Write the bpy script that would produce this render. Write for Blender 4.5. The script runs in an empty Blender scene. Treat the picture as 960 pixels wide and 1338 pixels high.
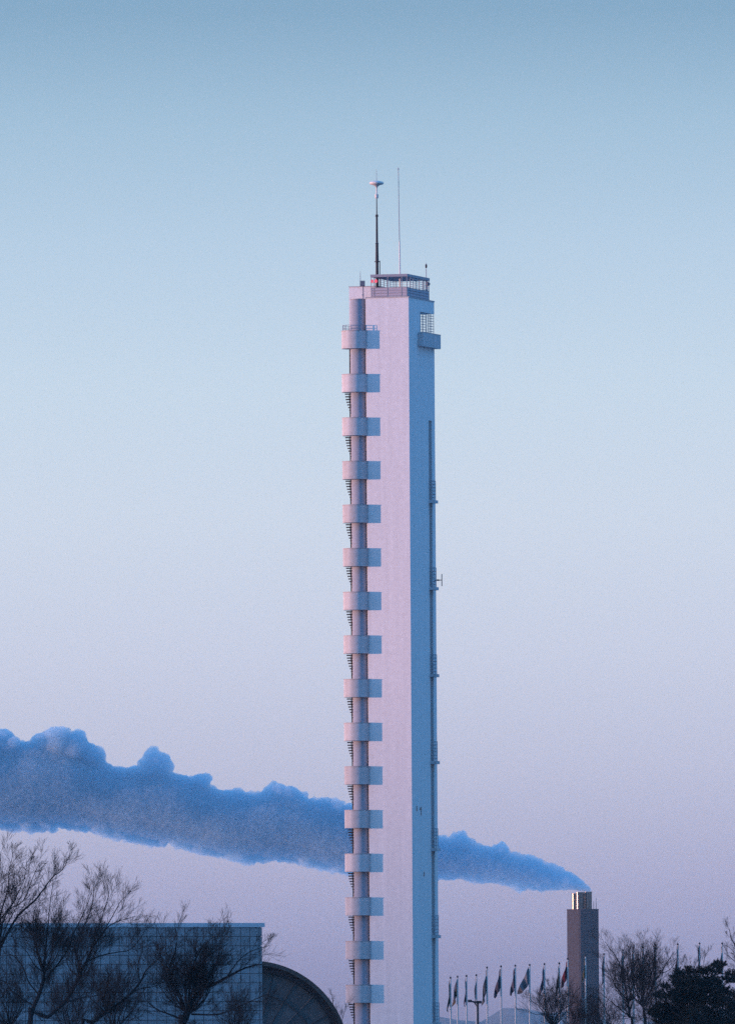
import bpy, math, random
from mathutils import Vector, Matrix
R = math.radians
SC = bpy.context.scene
COL = SC.collection
rnd = random.Random(11)

# ------------------------------------------------------------------ camera
F = 18000.0                     # focal length in photograph pixels (960 x 1338)
HY = 1440.0                     # photograph row of the eye level
EYE = 6.0
PITCH = math.atan((HY - 669) / F)
ROLL = R(-0.37)
cam_d = bpy.data.cameras.new('camera')
cam = bpy.data.objects.new('camera', cam_d); COL.objects.link(cam)
cam_d.sensor_fit = 'HORIZONTAL'; cam_d.sensor_width = 36.0
cam_d.lens = 36.0 * F / 960.0
cam_d.clip_start = 1.0; cam_d.clip_end = 90000.0
CR = Matrix.Rotation(math.pi / 2 + PITCH, 3, 'X') @ Matrix.Rotation(ROLL, 3, 'Z')
cam.matrix_world = Matrix.Translation((0, 0, EYE)) @ CR.to_4x4()
SC.camera = cam

def P(px, py, Y):
    """world point seen at photograph pixel (px, py) at distance Y"""
    d = CR @ Vector(((px - 480.0) / F, (669.0 - py) / F, -1.0))
    k = Y / d.y
    return Vector((d.x * k, Y, EYE + d.z * k))

# ------------------------------------------------------------------ sky, sun, exposure
SUN_EL = R(1.5)
SUN_TO = Vector((-0.991, -0.135, math.tan(SUN_EL))).normalized()    # towards the sun
w = bpy.data.worlds.new('World'); SC.world = w; w.use_nodes = True
nt = w.node_tree; nt.nodes.clear()
def srgb(r, g, b):
    f = lambda c: (c / 255) / 12.92 if c / 255 <= 0.04045 else ((c / 255 + 0.055) / 1.055) ** 2.4
    return (f(r), f(g), f(b), 1)
tc = nt.nodes.new('ShaderNodeTexCoord'); sx = nt.nodes.new('ShaderNodeSeparateXYZ')
mx = nt.nodes.new('ShaderNodeMath'); mx.operation = 'MAXIMUM'; mx.inputs[1].default_value = 0.0
sq = nt.nodes.new('ShaderNodeMath'); sq.operation = 'POWER'; sq.inputs[1].default_value = 0.5
cr = nt.nodes.new('ShaderNodeValToRGB'); bg = nt.nodes.new('ShaderNodeBackground'); wo = nt.nodes.new('ShaderNodeOutputWorld')
nt.links.new(tc.outputs['Generated'], sx.inputs[0]); nt.links.new(sx.outputs['Z'], mx.inputs[0])
nt.links.new(mx.outputs[0], sq.inputs[0]); nt.links.new(sq.outputs[0], cr.inputs[0])
# the afterglow: broad, pale and warm round the sun, fading out well left of the view
dt = nt.nodes.new('ShaderNodeVectorMath'); dt.operation = 'DOT_PRODUCT'; dt.inputs[1].default_value = SUN_TO
nt.links.new(tc.outputs['Generated'], dt.inputs[0])
def wmath(op, a, b=None):
    q = nt.nodes.new('ShaderNodeMath'); q.operation = op
    for i_, v_ in enumerate((a, b)):
        if v_ is None: continue
        if isinstance(v_, (int, float)): q.inputs[i_].default_value = v_
        else: nt.links.new(v_, q.inputs[i_])
    return q.outputs[0]
gl = wmath('POWER', wmath('MAXIMUM', dt.outputs['Value'], 0.0), 2.0)
gl = wmath('MULTIPLY', gl, wmath('SUBTRACT', 1.0, wmath('MINIMUM', wmath('MULTIPLY', mx.outputs[0], 1.4), 1.0)))
gv = nt.nodes.new('ShaderNodeVectorMath'); gv.operation = 'SCALE'; gv.inputs[0].default_value = (0.88, 0.84, 1.02)
nt.links.new(gl, gv.inputs['Scale'])
ga = nt.nodes.new('ShaderNodeVectorMath'); ga.operation = 'ADD'
nt.links.new(cr.outputs[0], ga.inputs[0]); nt.links.new(gv.outputs[0], ga.inputs[1]); nt.links.new(ga.outputs[0], bg.inputs[0]); nt.links.new(bg.outputs[0], wo.inputs[0])
def fy(y): return math.sqrt(max(0.0, math.sin(math.atan((HY - y) / F))))
STOPS = [(0.0, srgb(112, 108, 136)), (fy(1338), srgb(125, 121, 150)), (fy(1250), srgb(147, 143, 172)),
         (fy(1150), srgb(171, 168, 194)), (fy(1000), srgb(192, 194, 214)), (fy(850), srgb(203, 209, 226)),
         (fy(680), srgb(207, 218, 232)), (fy(500), srgb(200, 218, 233)), (fy(320), srgb(184, 208, 228)),
         (fy(150), srgb(162, 193, 216)), (fy(0), srgb(132, 169, 197)),
         (0.36, (0.15, 0.38, 0.66, 1)), (0.5, (0.12, 0.41, 0.88, 1)), (1.0, (0.10, 0.42, 1.02, 1))]
el = cr.color_ramp.elements
while len(el) > 1: el.remove(el[-1])
el[0].position, el[0].color = STOPS[0]
for p, c in STOPS[1:]:
    e = el.new(p); e.color = c
bg.inputs['Strength'].default_value = 1.0

sd = bpy.data.lights.new('sun', 'SUN'); sd.energy = 5.0; sd.angle = R(0.53); sd.color = (1.0, 0.515, 0.385)
sun = bpy.data.objects.new('sun', sd); COL.objects.link(sun)
sun.rotation_mode = 'QUATERNION'; sun.rotation_quaternion = SUN_TO.to_track_quat('Z', 'Y')
SC.view_settings.view_transform = 'Standard'; SC.view_settings.look = 'None'
SC.view_settings.exposure = 0.0; SC.view_settings.gamma = 1.0
SC.render.engine = 'CYCLES'
SC.cycles.max_bounces = 12; SC.cycles.diffuse_bounces = 3; SC.cycles.glossy_bounces = 3
SC.cycles.volume_bounces = 10; SC.cycles.use_denoising = False
SC.cycles.sample_clamp_indirect = 1.2; SC.cycles.use_adaptive_sampling = True; SC.cycles.adaptive_threshold = 0.02; SC.cycles.adaptive_min_samples = 24
SC.cycles.caustics_reflective = False; SC.cycles.caustics_refractive = False

# ------------------------------------------------------------------ helpers
class MB:
    """collects shapes into ONE mesh"""
    def __init__(s): s.v = []; s.f = []; s.mi = []; s.m = 0
    def add(s, vs, fs):
        o = len(s.v); s.v += [tuple(v) for v in vs]
        for f in fs: s.f.append(tuple(i + o for i in f)); s.mi.append(s.m)
    def box(s, x0, x1, y0, y1, z0, z1):
        s.add([(x0,y0,z0),(x1,y0,z0),(x1,y1,z0),(x0,y1,z0),(x0,y0,z1),(x1,y0,z1),(x1,y1,z1),(x0,y1,z1)],
              [(0,3,2,1),(4,5,6,7),(0,1,5,4),(1,2,6,5),(2,3,7,6),(3,0,4,7)])
    def prism(s, poly, z0, z1, bottom=True, top=True):
        n = len(poly)
        vs = [(x,y,z0) for x,y in poly] + [(x,y,z1) for x,y in poly]
        fs = [(i,(i+1)%n,(i+1)%n+n,i+n) for i in range(n)]
        if bottom: fs.append(tuple(reversed(range(n))))
        if top: fs.append(tuple(range(n,2*n)))
        s.add(vs, fs)
    def cyl(s, x, y, z0, z1, r0, r1=None, n=24, caps=True):
        r1 = r0 if r1 is None else r1
        vs = [(x+r0*math.cos(2*math.pi*i/n), y+r0*math.sin(2*math.pi*i/n), z0) for i in range(n)]
        vs += [(x+r1*math.cos(2*math.pi*i/n), y+r1*math.sin(2*math.pi*i/n), z1) for i in range(n)]
        fs = [(i,(i+1)%n,(i+1)%n+n,i+n) for i in range(n)]
        if caps: fs += [tuple(reversed(range(n))), tuple(range(n,2*n))]
        s.add(vs, fs)
    def lathe(s, x, y, prof, n=24):
        """prof: closed list of (r, z), outward order"""
        m = len(prof); vs = []
        for i in range(n):
            a = 2*math.pi*i/n
            vs += [(x+r*math.cos(a), y+r*math.sin(a), z) for r, z in prof]
        fs = []
        for i in range(n):
            j = (i+1) % n
            for k in range(m-1):
                fs.append((i*m+k, j*m+k, j*m+k+1, i*m+k+1))
        s.add(vs, fs)
    def ring(s, x, y, r_in, r_out, z0, z1, n=48):
        s.lathe(x, y, [(r_in,z0),(r_out,z0),(r_out,z1),(r_in,z1),(r_in,z0)], n)
    def tube(s, pts, rad, n=5, cap=True):
        pts = [Vector(p) for p in pts]; m = len(pts)
        if not hasattr(rad, '__len__'): rad = [rad]*m
        vs = []; ref = None
        for i, p in enumerate(pts):
            t = (pts[min(i+1,m-1)] - pts[max(i-1,0)])
            if t.length < 1e-9: t = Vector((0,0,1))
            t.normalize()
            if ref is None: ref = Vector((0,1,0)) if abs(t.y) < 0.9 else Vector((1,0,0))
            u = t.cross(ref); 
            if u.length < 1e-4: u = t.cross(Vector((1,0,0)))
            u.normalize(); v = t.cross(u); ref = -v if False else ref
            for k in range(n):
                a = 2*math.pi*k/n
                vs.append(p + (u*math.cos(a) + v*math.sin(a))*rad[i])
        fs = []
        for i in range(m-1):
            for k in range(n):
                fs.append((i*n+k, i*n+(k+1)%n, (i+1)*n+(k+1)%n, (i+1)*n+k))
        if cap: fs += [tuple(reversed(range(n))), tuple(range((m-1)*n, m*n))]
        s.add(vs, fs)
    def mesh(s, name, mats, smooth=False):
        me = bpy.data.meshes.new(name); me.from_pydata(s.v, [], s.f); 
        for m in (mats if isinstance(mats, (list, tuple)) else [mats]): me.materials.append(m)
        if any(s.mi): me.polygons.foreach_set('material_index', s.mi)
        if smooth: me.shade_smooth() if smooth is True else me.set_sharp_from_angle(angle=smooth)
        if smooth and smooth is not True:
            me.polygons.foreach_set('use_smooth', [True]*len(me.polygons))
        me.update()
        return me
    def build(s, name, mats, parent=None, smooth=False):
        o = bpy.data.objects.new(name, s.mesh(name, mats, smooth)); COL.objects.link(o)
        if parent: o.parent = parent
        return o
SHARP = R(35)
def tag(o, label=None, cat=None, group=None, kind=None):
    for k, v in (('label',label),('category',cat),('group',group),('kind',kind)):
        if v: o[k] = v
    return o
def thing(name, label, cat, loc=(0,0,0), rz=0, group=None):
    o = bpy.data.objects.new(name, None); COL.objects.link(o); o.empty_display_size = 0.5
    o.location = loc; o.rotation_euler = (0,0,rz)
    return tag(o, label, cat, group)

def mat(name, col, rough=0.8, metal=0.0, var=0.12, scale=1.0, bump=0.0, streak=0.0, rand=0.0, spec=0.3, detail=5, stretch=(1,1,1)):
    m = bpy.data.materials.new(name); m.use_nodes = True
    n = m.node_tree; N = n.nodes; b = N['Principled BSDF']
    b.inputs['Roughness'].default_value = rough; b.inputs['Metallic'].default_value = metal
    b.inputs['Specular IOR Level'].default_value = spec
    t = N.new('ShaderNodeTexCoord'); mp = N.new('ShaderNodeMapping'); mp.inputs['Scale'].default_value = stretch
    n.links.new(t.outputs['Object'], mp.inputs[0])
    no = N.new('ShaderNodeTexNoise'); no.inputs['Scale'].default_value = scale; no.inputs['Detail'].default_value = detail
    no.inputs['Roughness'].default_value = 0.7
    n.links.new(mp.outputs[0], no.inputs[0])
    mr = N.new('ShaderNodeMapRange'); mr.inputs['From Min'].default_value = 0.25; mr.inputs['From Max'].default_value = 0.75
    mr.inputs['To Min'].default_value = 1 - var; mr.inputs['To Max'].default_value = 1 + var
    n.links.new(no.outputs['Fac'], mr.inputs[0])
    val = mr.outputs[0]
    def mul(a, b_):
        q = N.new('ShaderNodeMath'); q.operation = 'MULTIPLY'; n.links.new(a, q.inputs[0]); n.links.new(b_, q.inputs[1]); return q.outputs[0]
    if streak:
        mp2 = N.new('ShaderNodeMapping'); mp2.inputs['Scale'].default_value = (2.2, 2.2, 0.06)
        n.links.new(t.outputs['Object'], mp2.inputs[0])
        n2 = N.new('ShaderNodeTexNoise'); n2.inputs['Scale'].default_value = 1.0; n2.inputs['Detail'].default_value = 6
        n.links.new(mp2.outputs[0], n2.inputs[0])
        m2 = N.new('ShaderNodeMapRange'); m2.inputs['From Min'].default_value = 0.3; m2.inputs['From Max'].default_value = 0.7
        m2.inputs['To Min'].default_value = 1 - streak; m2.inputs['To Max'].default_value = 1 + streak * 0.5
        n.links.new(n2.outputs['Fac'], m2.inputs[0]); val = mul(val, m2.outputs[0])
    if rand:
        oi = N.new('ShaderNodeObjectInfo'); m3 = N.new('ShaderNodeMapRange')
        m3.inputs['To Min'].default_value = 1 - rand; m3.inputs['To Max'].default_value = 1 + rand
        n.links.new(oi.outputs['Random'], m3.inputs[0]); val = mul(val, m3.outputs[0])
    vm = N.new('ShaderNodeVectorMath'); vm.operation = 'SCALE'; vm.inputs[0].default_value = col[:3]
    n.links.new(val, vm.inputs['Scale']); n.links.new(vm.outputs[0], b.inputs['Base Color'])
    if bump:
        bp = N.new('ShaderNodeBump'); bp.inputs['Strength'].default_value = bump; bp.inputs['Distance'].default_value = 0.05
        n.links.new(no.outputs['Fac'], bp.inputs['Height']); n.links.new(bp.outputs[0], b.inputs['Normal'])
    return m

M_plaster = mat('white_plaster', (0.79, 0.775, 0.785), 0.9, var=0.085, scale=2.2, bump=0.25, streak=0.06, detail=8)
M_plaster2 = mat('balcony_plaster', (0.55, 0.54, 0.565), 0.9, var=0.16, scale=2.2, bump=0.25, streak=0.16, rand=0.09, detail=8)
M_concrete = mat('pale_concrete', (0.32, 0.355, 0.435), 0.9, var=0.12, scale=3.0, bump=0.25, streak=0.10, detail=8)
M_trim = mat('coping_metal', (0.42, 0.40, 0.43), 0.6, var=0.08, scale=3)
M_steel = mat('painted_steel', (0.30, 0.31, 0.36), 0.55, var=0.08, scale=6)
M_mesh = mat('railing_mesh', (0.46, 0.42, 0.48), 0.7, var=0.12, scale=9)
M_dark = mat('dark_steel', (0.035, 0.035, 0.045), 0.6, var=0.15, scale=6)
M_tread = mat('dark_tread', (0.025, 0.022, 0.03), 0.75, var=0.15, scale=6)
M_white = mat('white_fibreglass', (0.72, 0.68, 0.66), 0.5, var=0.05, scale=4)
M_box = mat('grey_box', (0.22, 0.21, 0.24), 0.6, var=0.1, scale=6)
M_slotglass = mat('dull_glazing', (0.26, 0.26, 0.28), 0.5, var=0.1, scale=2)
M_slit = mat('dark_opening', (0.14, 0.14, 0.16), 0.4, var=0.1)
M_redlamp = bpy.data.materials.new('red_lamp'); M_redlamp.use_nodes = True
_b = M_redlamp.node_tree.nodes['Principled BSDF']; _b.inputs['Base Color'].default_value = (0.7, 0.06, 0.08, 1)
_b.inputs['Emission Color'].default_value = (1.0, 0.14, 0.22, 1); _b.inputs['Emission Strength'].default_value = 0.7
_b.inputs['Roughness'].default_value = 0.3

# ------------------------------------------------------------------ ground and hills
M_snow = mat('packed_snow', (0.62, 0.64, 0.68), 0.9, var=0.2, scale=0.02, bump=0.2, detail=8)
g = MB(); GX = 26000
nx = 40
g.add([(-GX + 2*GX*i/nx, -6000 + 34000*j/nx, 0) for j in range(nx+1) for i in range(nx+1)],
      [(j*(nx+1)+i, j*(nx+1)+i+1, (j+1)*(nx+1)+i+1, (j+1)*(nx+1)+i) for j in range(nx) for i in range(nx)])
tag(g.build('ground', M_snow), kind='structure')

M_darkground = mat('dark_ground', (0.05, 0.05, 0.055), 0.9, var=0.2, scale=0.1)
mb = MB(); mb.add([(10+190*math.cos(2*math.pi*i/48)*1.3, 1060+190*math.sin(2*math.pi*i/48), 0.02) for i in range(48)], [tuple(range(48))])  # unseen dark disc added to cut ground bounce on the tower base
tag(mb.build('added_dark_ground', M_darkground), kind='structure')
M_hill = mat('wooded_hill', (0.11, 0.12, 0.13), 0.95, var=0.45, scale=0.012, detail=8)
def hill_strip(name, a, b, width, hfun, n=160):
    """a long low hill from a to b with a rounded cross-section"""
    a = Vector(a); b = Vector(b); d = (b - a); L = d.length; d.normalize(); q = Vector((-d.y, d.x))
    m = 9; vs = []; fs = []
    for i in range(n+1):
        t = i/n
        h = hfun(t) * min(1, t*8, (1-t)*8)
        for k in range(m):
            s_ = -1 + 2*k/(m-1)
            zz_ = h * math.cos(s_*math.pi/2)**0.8 if abs(s_) < 1 else 0.0
            p = a + d*(t*L) + q*(s_*width)
            vs.append((p.x, p.y, zz_ - 0.5 + (rnd.random()-0.5)*min(h*0.03, 5)*(abs(s_) < 1)))
    for i in range(n):
        for k in range(m-1):
            fs.append((i*m+k, (i+1)*m+k, (i+1)*m+k+1, i*m+k+1))
    mb = MB(); mb.add(vs, fs); o = mb.build(name, M_hill, smooth=True); tag(o, kind='structure'); return o
HILLY = 12500.0
def far_h(t):
    x = -4200 + 8400*t
    px = 480 + x / HILLY * F
    base = 78 + 6*math.sin(px*0.021) + 5*math.sin(px*0.067+1.0) + 3*math.sin(px*0.19)
    base += 7*math.exp(-((px-690)/90)**2) + 4*math.exp(-((px-850)/50)**2)
    return base
hill_strip('hills', (-4200, HILLY), (4200, HILLY), 900, far_h, 420)
# unseen ridge added left of the view, shaped to dim sun low on the tower
RD = 6000.0
rc = Vector((SUN_TO.x, SUN_TO.y)).normalized()
ctr = Vector((0, 1134)) + rc*RD
pq = Vector((-rc.y, rc.x))
hill_strip('hills', ctr - pq*4200, ctr + pq*4200, 700,  # added unseen ridge, not part of the far hills
           lambda t: 175 + 3*math.sin(t*21) + 2*math.sin(t*53), 160)

# ------------------------------------------------------------------ the tower
TY = 1134.0; S = TY / F; TH = R(16.3)
c0 = P(533.6, 388, TY); ROOF = c0.z
def zz(row): return ROOF + (388.0 - row) * S
tower = thing('tower', 'tall slim white tower with round balconies and an open terrace on its roof', 'tower', (c0.x, TY, 0), -TH)
W, D = 58.4*S, 121.0*S
TWO = {}
mb = MB()
s0, s1, sdp = 90.5*S, 107*S, 8*S                               # slot in the shaded side
mb.prism([(-W,0),(0,0),(0,s0),(-sdp,s0),(-sdp,s1),(0,s1),(0,D),(-W,D)], 0, zz(545.5), top=False)
mb.prism([(-W,0),(0,0),(0,D),(-W,D)], zz(545.5), zz(432))
n0 = 54*S; nd = 23*S                                           # corner loggia near the top
mb.prism([(-W,0),(0,0),(0,n0),(-nd,n0),(-nd,D),(-W,D)], zz(432), zz(404), bottom=False, top=False)
mb.prism([(-W,0),(0,0),(0,D),(-W,D)], zz(404), zz(388))
mb.build('shaft', M_plaster, tower)
# coping round the roof edge
mb = MB(); e = 0.045
z0, z1 = zz(388)+0.003, zz(386.6)
mb.box(-W-e, e, -e, 0.16, z0, z1); mb.box(-W-e, e, D-0.16, D+e, z0, z1)
mb.box(-W-e, -W+0.16, 0.163, D-0.163, z0, z1); mb.box(-0.16, e, 0.163, D-0.163, z0, z1)
mb.build('coping', M_trim, tower)
# rear wing behind the stair cylinder, a little taller
wx0, wx1, wy0, wy1 = -88.4*S, -W-0.002, 25*S, 80*S
mb = MB(); mb.box(wx0, wx1, wy0, wy1, 0, zz(388))
mb.box(wx0, -50*S, wy0+0.002, wy1, zz(388)+0.004, zz(371.5)); mb.build('rear_wing', M_plaster, tower)
mb = MB(); mb.box(wx0-0.04, -50*S+0.04, wy0-0.04, wy1+0.04, zz(371.5)+0.003, zz(370.6)); mb.build('coping', M_trim, tower)
# stair cylinder
ccx, ccy, ccr = -71.2*S, 7.5*S, 9.8*S
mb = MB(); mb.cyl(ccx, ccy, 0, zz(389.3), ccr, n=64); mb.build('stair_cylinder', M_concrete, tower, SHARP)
mb = MB(); mb.cyl(ccx, ccy, zz(389.3)+0.003, zz(388.4), ccr+0.04, n=48); mb.build('cylinder_cap', M_trim, tower, SHARP)
mb = MB(); mb.cyl(-87.2*S, 22.5*S, 0, zz(445), 0.75*S, n=8); mb.build('shade_strip', M_tread, tower)  # dark strip added in place of the shade line beside the cylinder
# sixteen balconies round the cylinder
bcx, bcy, br = -74.2*S, 4.3*S, 18.0*S
ROWS = [431.0 + 57.15*k for k in range(17)]
bm_ = MB()
bm_.lathe(bcx, bcy, [(0,zz(23+388)-ROOF),(br,zz(23+388)-ROOF),(br,-0.0),(br-0.16,0.0),(br-0.16,-1.05),(0,-1.05)], 72)
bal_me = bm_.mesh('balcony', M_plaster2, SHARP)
bm_ = MB(); bm_.ring(bcx, bcy, br-0.19, br+0.03, 0.003, 0.05, 72)
cap_me = bm_.mesh('parapet_cap', M_trim, SHARP)
NST = 13
st = MB()
for i in range(NST):
    a0 = R(180 + 8 - 6.4*i); a1 = R(180 + 8 - 6.4*i - 6.6)
    zt = -23.4*S - 0.05 - i*3.45*S
    ri, ro = ccr*0.97, 18.0*S
    poly = [(ccx+ri*math.cos(a0), ccy+ri*math.sin(a0)), (ccx+ro*math.cos(a0), ccy+ro*math.sin(a0)),
            (ccx+ro*math.cos(a1), ccy+ro*math.sin(a1)), (ccx+ri*math.cos(a1), ccy+ri*math.sin(a1))]
    if zt - 0.09 > -57.15*S + 0.02:
        st.prism(poly[::-1], zt-0.10, zt)
        if i % 1 == 0:
            am = (a0+a1)/2; rr = ro*0.72
            st.tube([(ccx+rr*math.cos(am), ccy+rr*math.sin(am), zt-0.09-4.05*S), (ccx+rr*math.cos(am), ccy+rr*math.sin(am), zt-0.086)], 0.022, 5)
stair_me = st.mesh('stair_flight', M_tread)
for k, row in enumerate(ROWS):
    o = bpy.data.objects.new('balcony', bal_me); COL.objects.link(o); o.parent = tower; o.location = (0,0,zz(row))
    c = bpy.data.objects.new('parapet_cap', cap_me); COL.objects.link(c); c.parent = o
    if k > 0:
        q = bpy.data.objects.new('stair_flight', stair_me); COL.objects.link(q); q.parent = tower; q.location = (0,0,zz(row))
    if k == 0:
        o['label'] = 'topmost round balcony with a thin rail above its parapet'
        rl = MB()
        for h in (3.6*S, 7.6*S):
            rl.tube([(bcx+(br-0.1)*math.cos(a_), bcy+(br-0.1)*math.sin(a_), h) for a_ in [R(40+ i*8) for i in range(41)] if bcx+(br-0.1)*math.cos(a_) < -W-0.02 or math.sin(a_) < 0], 0.018, 5)
        for i in range(10):
            a_ = R(110 + i*26)
            x_, y_ = bcx+(br-0.1)*math.cos(a_), bcy+(br-0.1)*math.sin(a_)
            rl.tube([(x_,y_,0.04),(x_,y_,7.6*S)], 0.018, 5)
        rl.build('railing', M_steel, o)
# loggia near the top of the shaded side: parapet box, grille
pj = 7.6*S
mb = MB()
ya, yb = 42*S, D+0.25
zt, zb = zz(432), zz(450)
t_ = 0.14
mb.box(0.003, pj, ya, yb, zb, zb+0.16)
mb.box(pj-t_, pj, ya, yb, zb+0.163, zt); mb.box(0.003, pj-t_-0.003, ya, ya+t_, zb+0.163, zt); mb.box(0.003, pj-t_-0.003, yb-t_, yb, zb+0.163, zt)
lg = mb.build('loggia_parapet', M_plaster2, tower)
mb = MB(); mb.box(pj-t_-0.02, pj+0.02, ya-0.02, yb+0.02, zt+0.003, zt+0.05); mb.build('parapet_cap', M_trim, lg)
mb = MB()
zl0, zl1 = zz(432), zz(404)-0.003
for i in range(6):
    y_ = n0 + 0.25 + (D-n0-0.3)*i/5
    mb.tube([(-0.05,y_,zl0),(-0.05,y_,zl1)], 0.022, 5)
for i in range(5):
    x_ = -nd + 0.1 + (nd-0.15)*i/4
    mb.tube([(x_,D-0.05,zl0),(x_,D-0.05,zl1)], 0.022, 5)
for i in range(8):
    z_ = zl0 + (zl1-zl0)*(i+0.4)/8.2
    mb.tube([(-0.05,n0+0.02,z_),(-0.05,D-0.05,z_)], 0.017, 5); mb.tube([(-nd,D-0.05,z_),(0.0,D-0.05,z_)], 0.017, 5)
mb.build('loggia_grille', M_steel, tower)
# slot balconies: slab + railing, every second floor
pl = MB(); pl.box(0.003, 7.4*S, s0-1*S, s1+1*S, -4.0*S, 0)
pl_me = pl.mesh('slab', M_plaster2)
rg = MB()
for i in range(6):
    z_ = (3.5+4.4*i)*S
    rg.tube([(0.01,s0-0.5*S,z_),(4.2*S,s0-0.5*S,z_),(4.2*S,s1+0.5*S,z_),(0.01,s1+0.5*S,z_)], 0.022, 5)
for y_ in (s0-0.5*S, (s0+s1)/2, s1+0.5*S):
    rg.tube([(4.2*S,y_,0),(4.2*S,y_,26*S)], 0.022, 5)
rg_me = rg.mesh('railing', M_steel)
for k in range(7):
    row = 650.4 + 114.4*k
    o = bpy.data.objects.new('slot_balcony', pl_me); COL.objects.link(o); o.parent = tower; o.location = (0,0,zz(row))
    c = bpy.data.objects.new('railing', rg_me); COL.objects.link(c); c.parent = o
# glazing at the back of the slot
mb = MB(); mb.box(-1.6*S-0.03, -1.6*S, s0+0.003, s1-0.003, 3, zz(545.5)-0.05); mb.build('slot_glazing', M_slotglass, tower)
# small slit windows and rust marks on the shaded side
for t0, r0, r1, ww in ((23,1054,1061,1.0),(43,1055,1066,1.2),(38,1056,1059,0.8),(55,1140,1146,1.6)):
    mb = MB(); mb.box(0.002, 0.02, (t0-2)*S, (t0+2)*S*1.0, zz(r1), zz(r0)); mb.build('slit_window', M_slit, tower)
# roof terrace
rx0, rx1, ry0, ry1 = -51.5*S, -3*S, 3*S, 107*S
zr0, zr1, zc = zz(387)+0.02, zz(374.3), zz(360.5)
fr = MB()
mb = MB()
# balustrade panels between the posts
fx = [rx0, -47.5*S, -29*S, -10*S, rx1]
def panel_part(x0, x1, y0, y1, lab=None):
    p = MB(); p.box(x0, x1, y0, y1, zr0+0.03, zr1-0.03); p.build('balustrade_panel', M_mesh, tower)
for a_, b_ in zip(fx[:-1], fx[1:]): panel_part(a_+0.04, b_-0.04, ry0-0.01, ry0+0.02)
ryy = [ry0 + (ry1-ry0)*i/7 for i in range(8)]
for a_, b_ in zip(ryy[:-1], ryy[1:]):
    panel_part(rx1-0.02, rx1+0.01, a_+0.04, b_-0.04)
def post(x, y, za, zb_, r=0.028):
    p = MB(); p.tube([(x,y,za),(x,y,zb_)], r, 6); p.build('post', M_steel, tower)
for x in fx: post(x, ry0, zr0-0.02, zc, 0.032)
for y in ryy[1:]: post(rx1, y, zr0-0.02, zc, 0.03)
for x in fx[:-1]: post(x, ry1, zr0-0.02, zc, 0.03)
for y in ryy[1:-1]: post(rx0, y, zr0-0.02, zc, 0.03)
bars = MB()
for i in range(4):
    z_ = zr0 + (zr1-zr0)*(i+0.35)/3.4
    bars.tube([(rx0,ry0-0.03,z_),(rx1+0.03,ry0-0.03,z_),(rx1+0.03,ry1,z_),(rx0,ry1,z_),(rx0,ry0-0.03,z_)], 0.02, 5)
bars.build('balustrade_rails', M_steel, tower)
cage = MB()
for i in range(5):
    z_ = zr1 + (zc-zr1)*(i+0.6)/5.2
    cage.tube([(rx1,ry0+1.0,z_),(rx1,ry1,z_),(rx0,ry1,z_),(rx0,ry1*0.45,z_)], 0.017, 5)
for i in range(9):
    x = rx0 + (rx1-rx0)*(i+0.5)/9; cage.tube([(x,ry1,zr1),(x,ry1,zc)], 0.014, 5)
cage.build('safety_cage', M_white, tower)
can = MB(); ce = 0.06; ch = 3.4*S
can.box(rx0-ce, rx1+ce, ry0-ce, ry0+0.08, zc, zc+ch); can.box(rx0-ce, rx1+ce, ry1-0.08, ry1+ce, zc, zc+ch)
can.box(rx0-ce, rx0+0.08, ry0+0.083, ry1-0.083, zc, zc+ch); can.box(rx1-0.08, rx1+ce, ry0+0.083, ry1-0.083, zc, zc+ch)
canopy = can.build('canopy', M_steel, tower)
NS = 26
slat = MB(); slat.box(rx0+0.083, rx1-0.083, 0, 0.13, zc+0.03, zc+ch-0.03); slat_me = slat.mesh('slat', M_steel)
for i in range(NS):
    o = bpy.data.objects.new('slat', slat_me); COL.objects.link(o); o.parent = canopy
    o.location = (0, ry0 + 0.12 + (ry1-ry0-0.4)*i/(NS-1), 0)
# red obstruction lamps on a bracket by the terrace corner
def tw(px, row, ly):           # tower-local point at photograph pixel column px (near the roof), local depth ly
    base = 533.6 + (row-388)*math.tan(-ROLL)
    return ((px-base) * S - ly*math.sin(TH)) / math.cos(TH)
def dz(row, ly): return zz(row - (HY-row)*(ly*math.cos(TH)+0)/TY)
ly = 0.6
ol = thing('obstruction_light', 'pair of red obstruction lamps on a bracket at the terrace corner', 'lamp', (c0.x, TY, 0), -TH)
x1_, x2_ = tw(485.8,365,ly), tw(491.2,365,ly)
mb = MB(); xm = (x1_+x2_)/2
mb.tube([(xm,ly,zr0-0.02),(xm,ly,dz(368,ly))], 0.03, 6); mb.tube([(x1_-0.05,ly,dz(368,ly)),(x2_+0.05,ly,dz(368,ly))], 0.03, 6)
mb.build('bracket', M_white, ol)
for x in (x1_, x2_):
    p = MB(); z_ = dz(367.5,ly); r_ = 2.0*S
    p.lathe(x, ly, [(0.0,z_),(r_*0.9,z_),(r_,z_+r_*0.7),(r_*0.9,z_+1.4*r_),(r_*0.5,z_+1.9*r_),(0,z_+2.0*r_)], 16); p.build('lamp', M_redlamp, ol, True)
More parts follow.
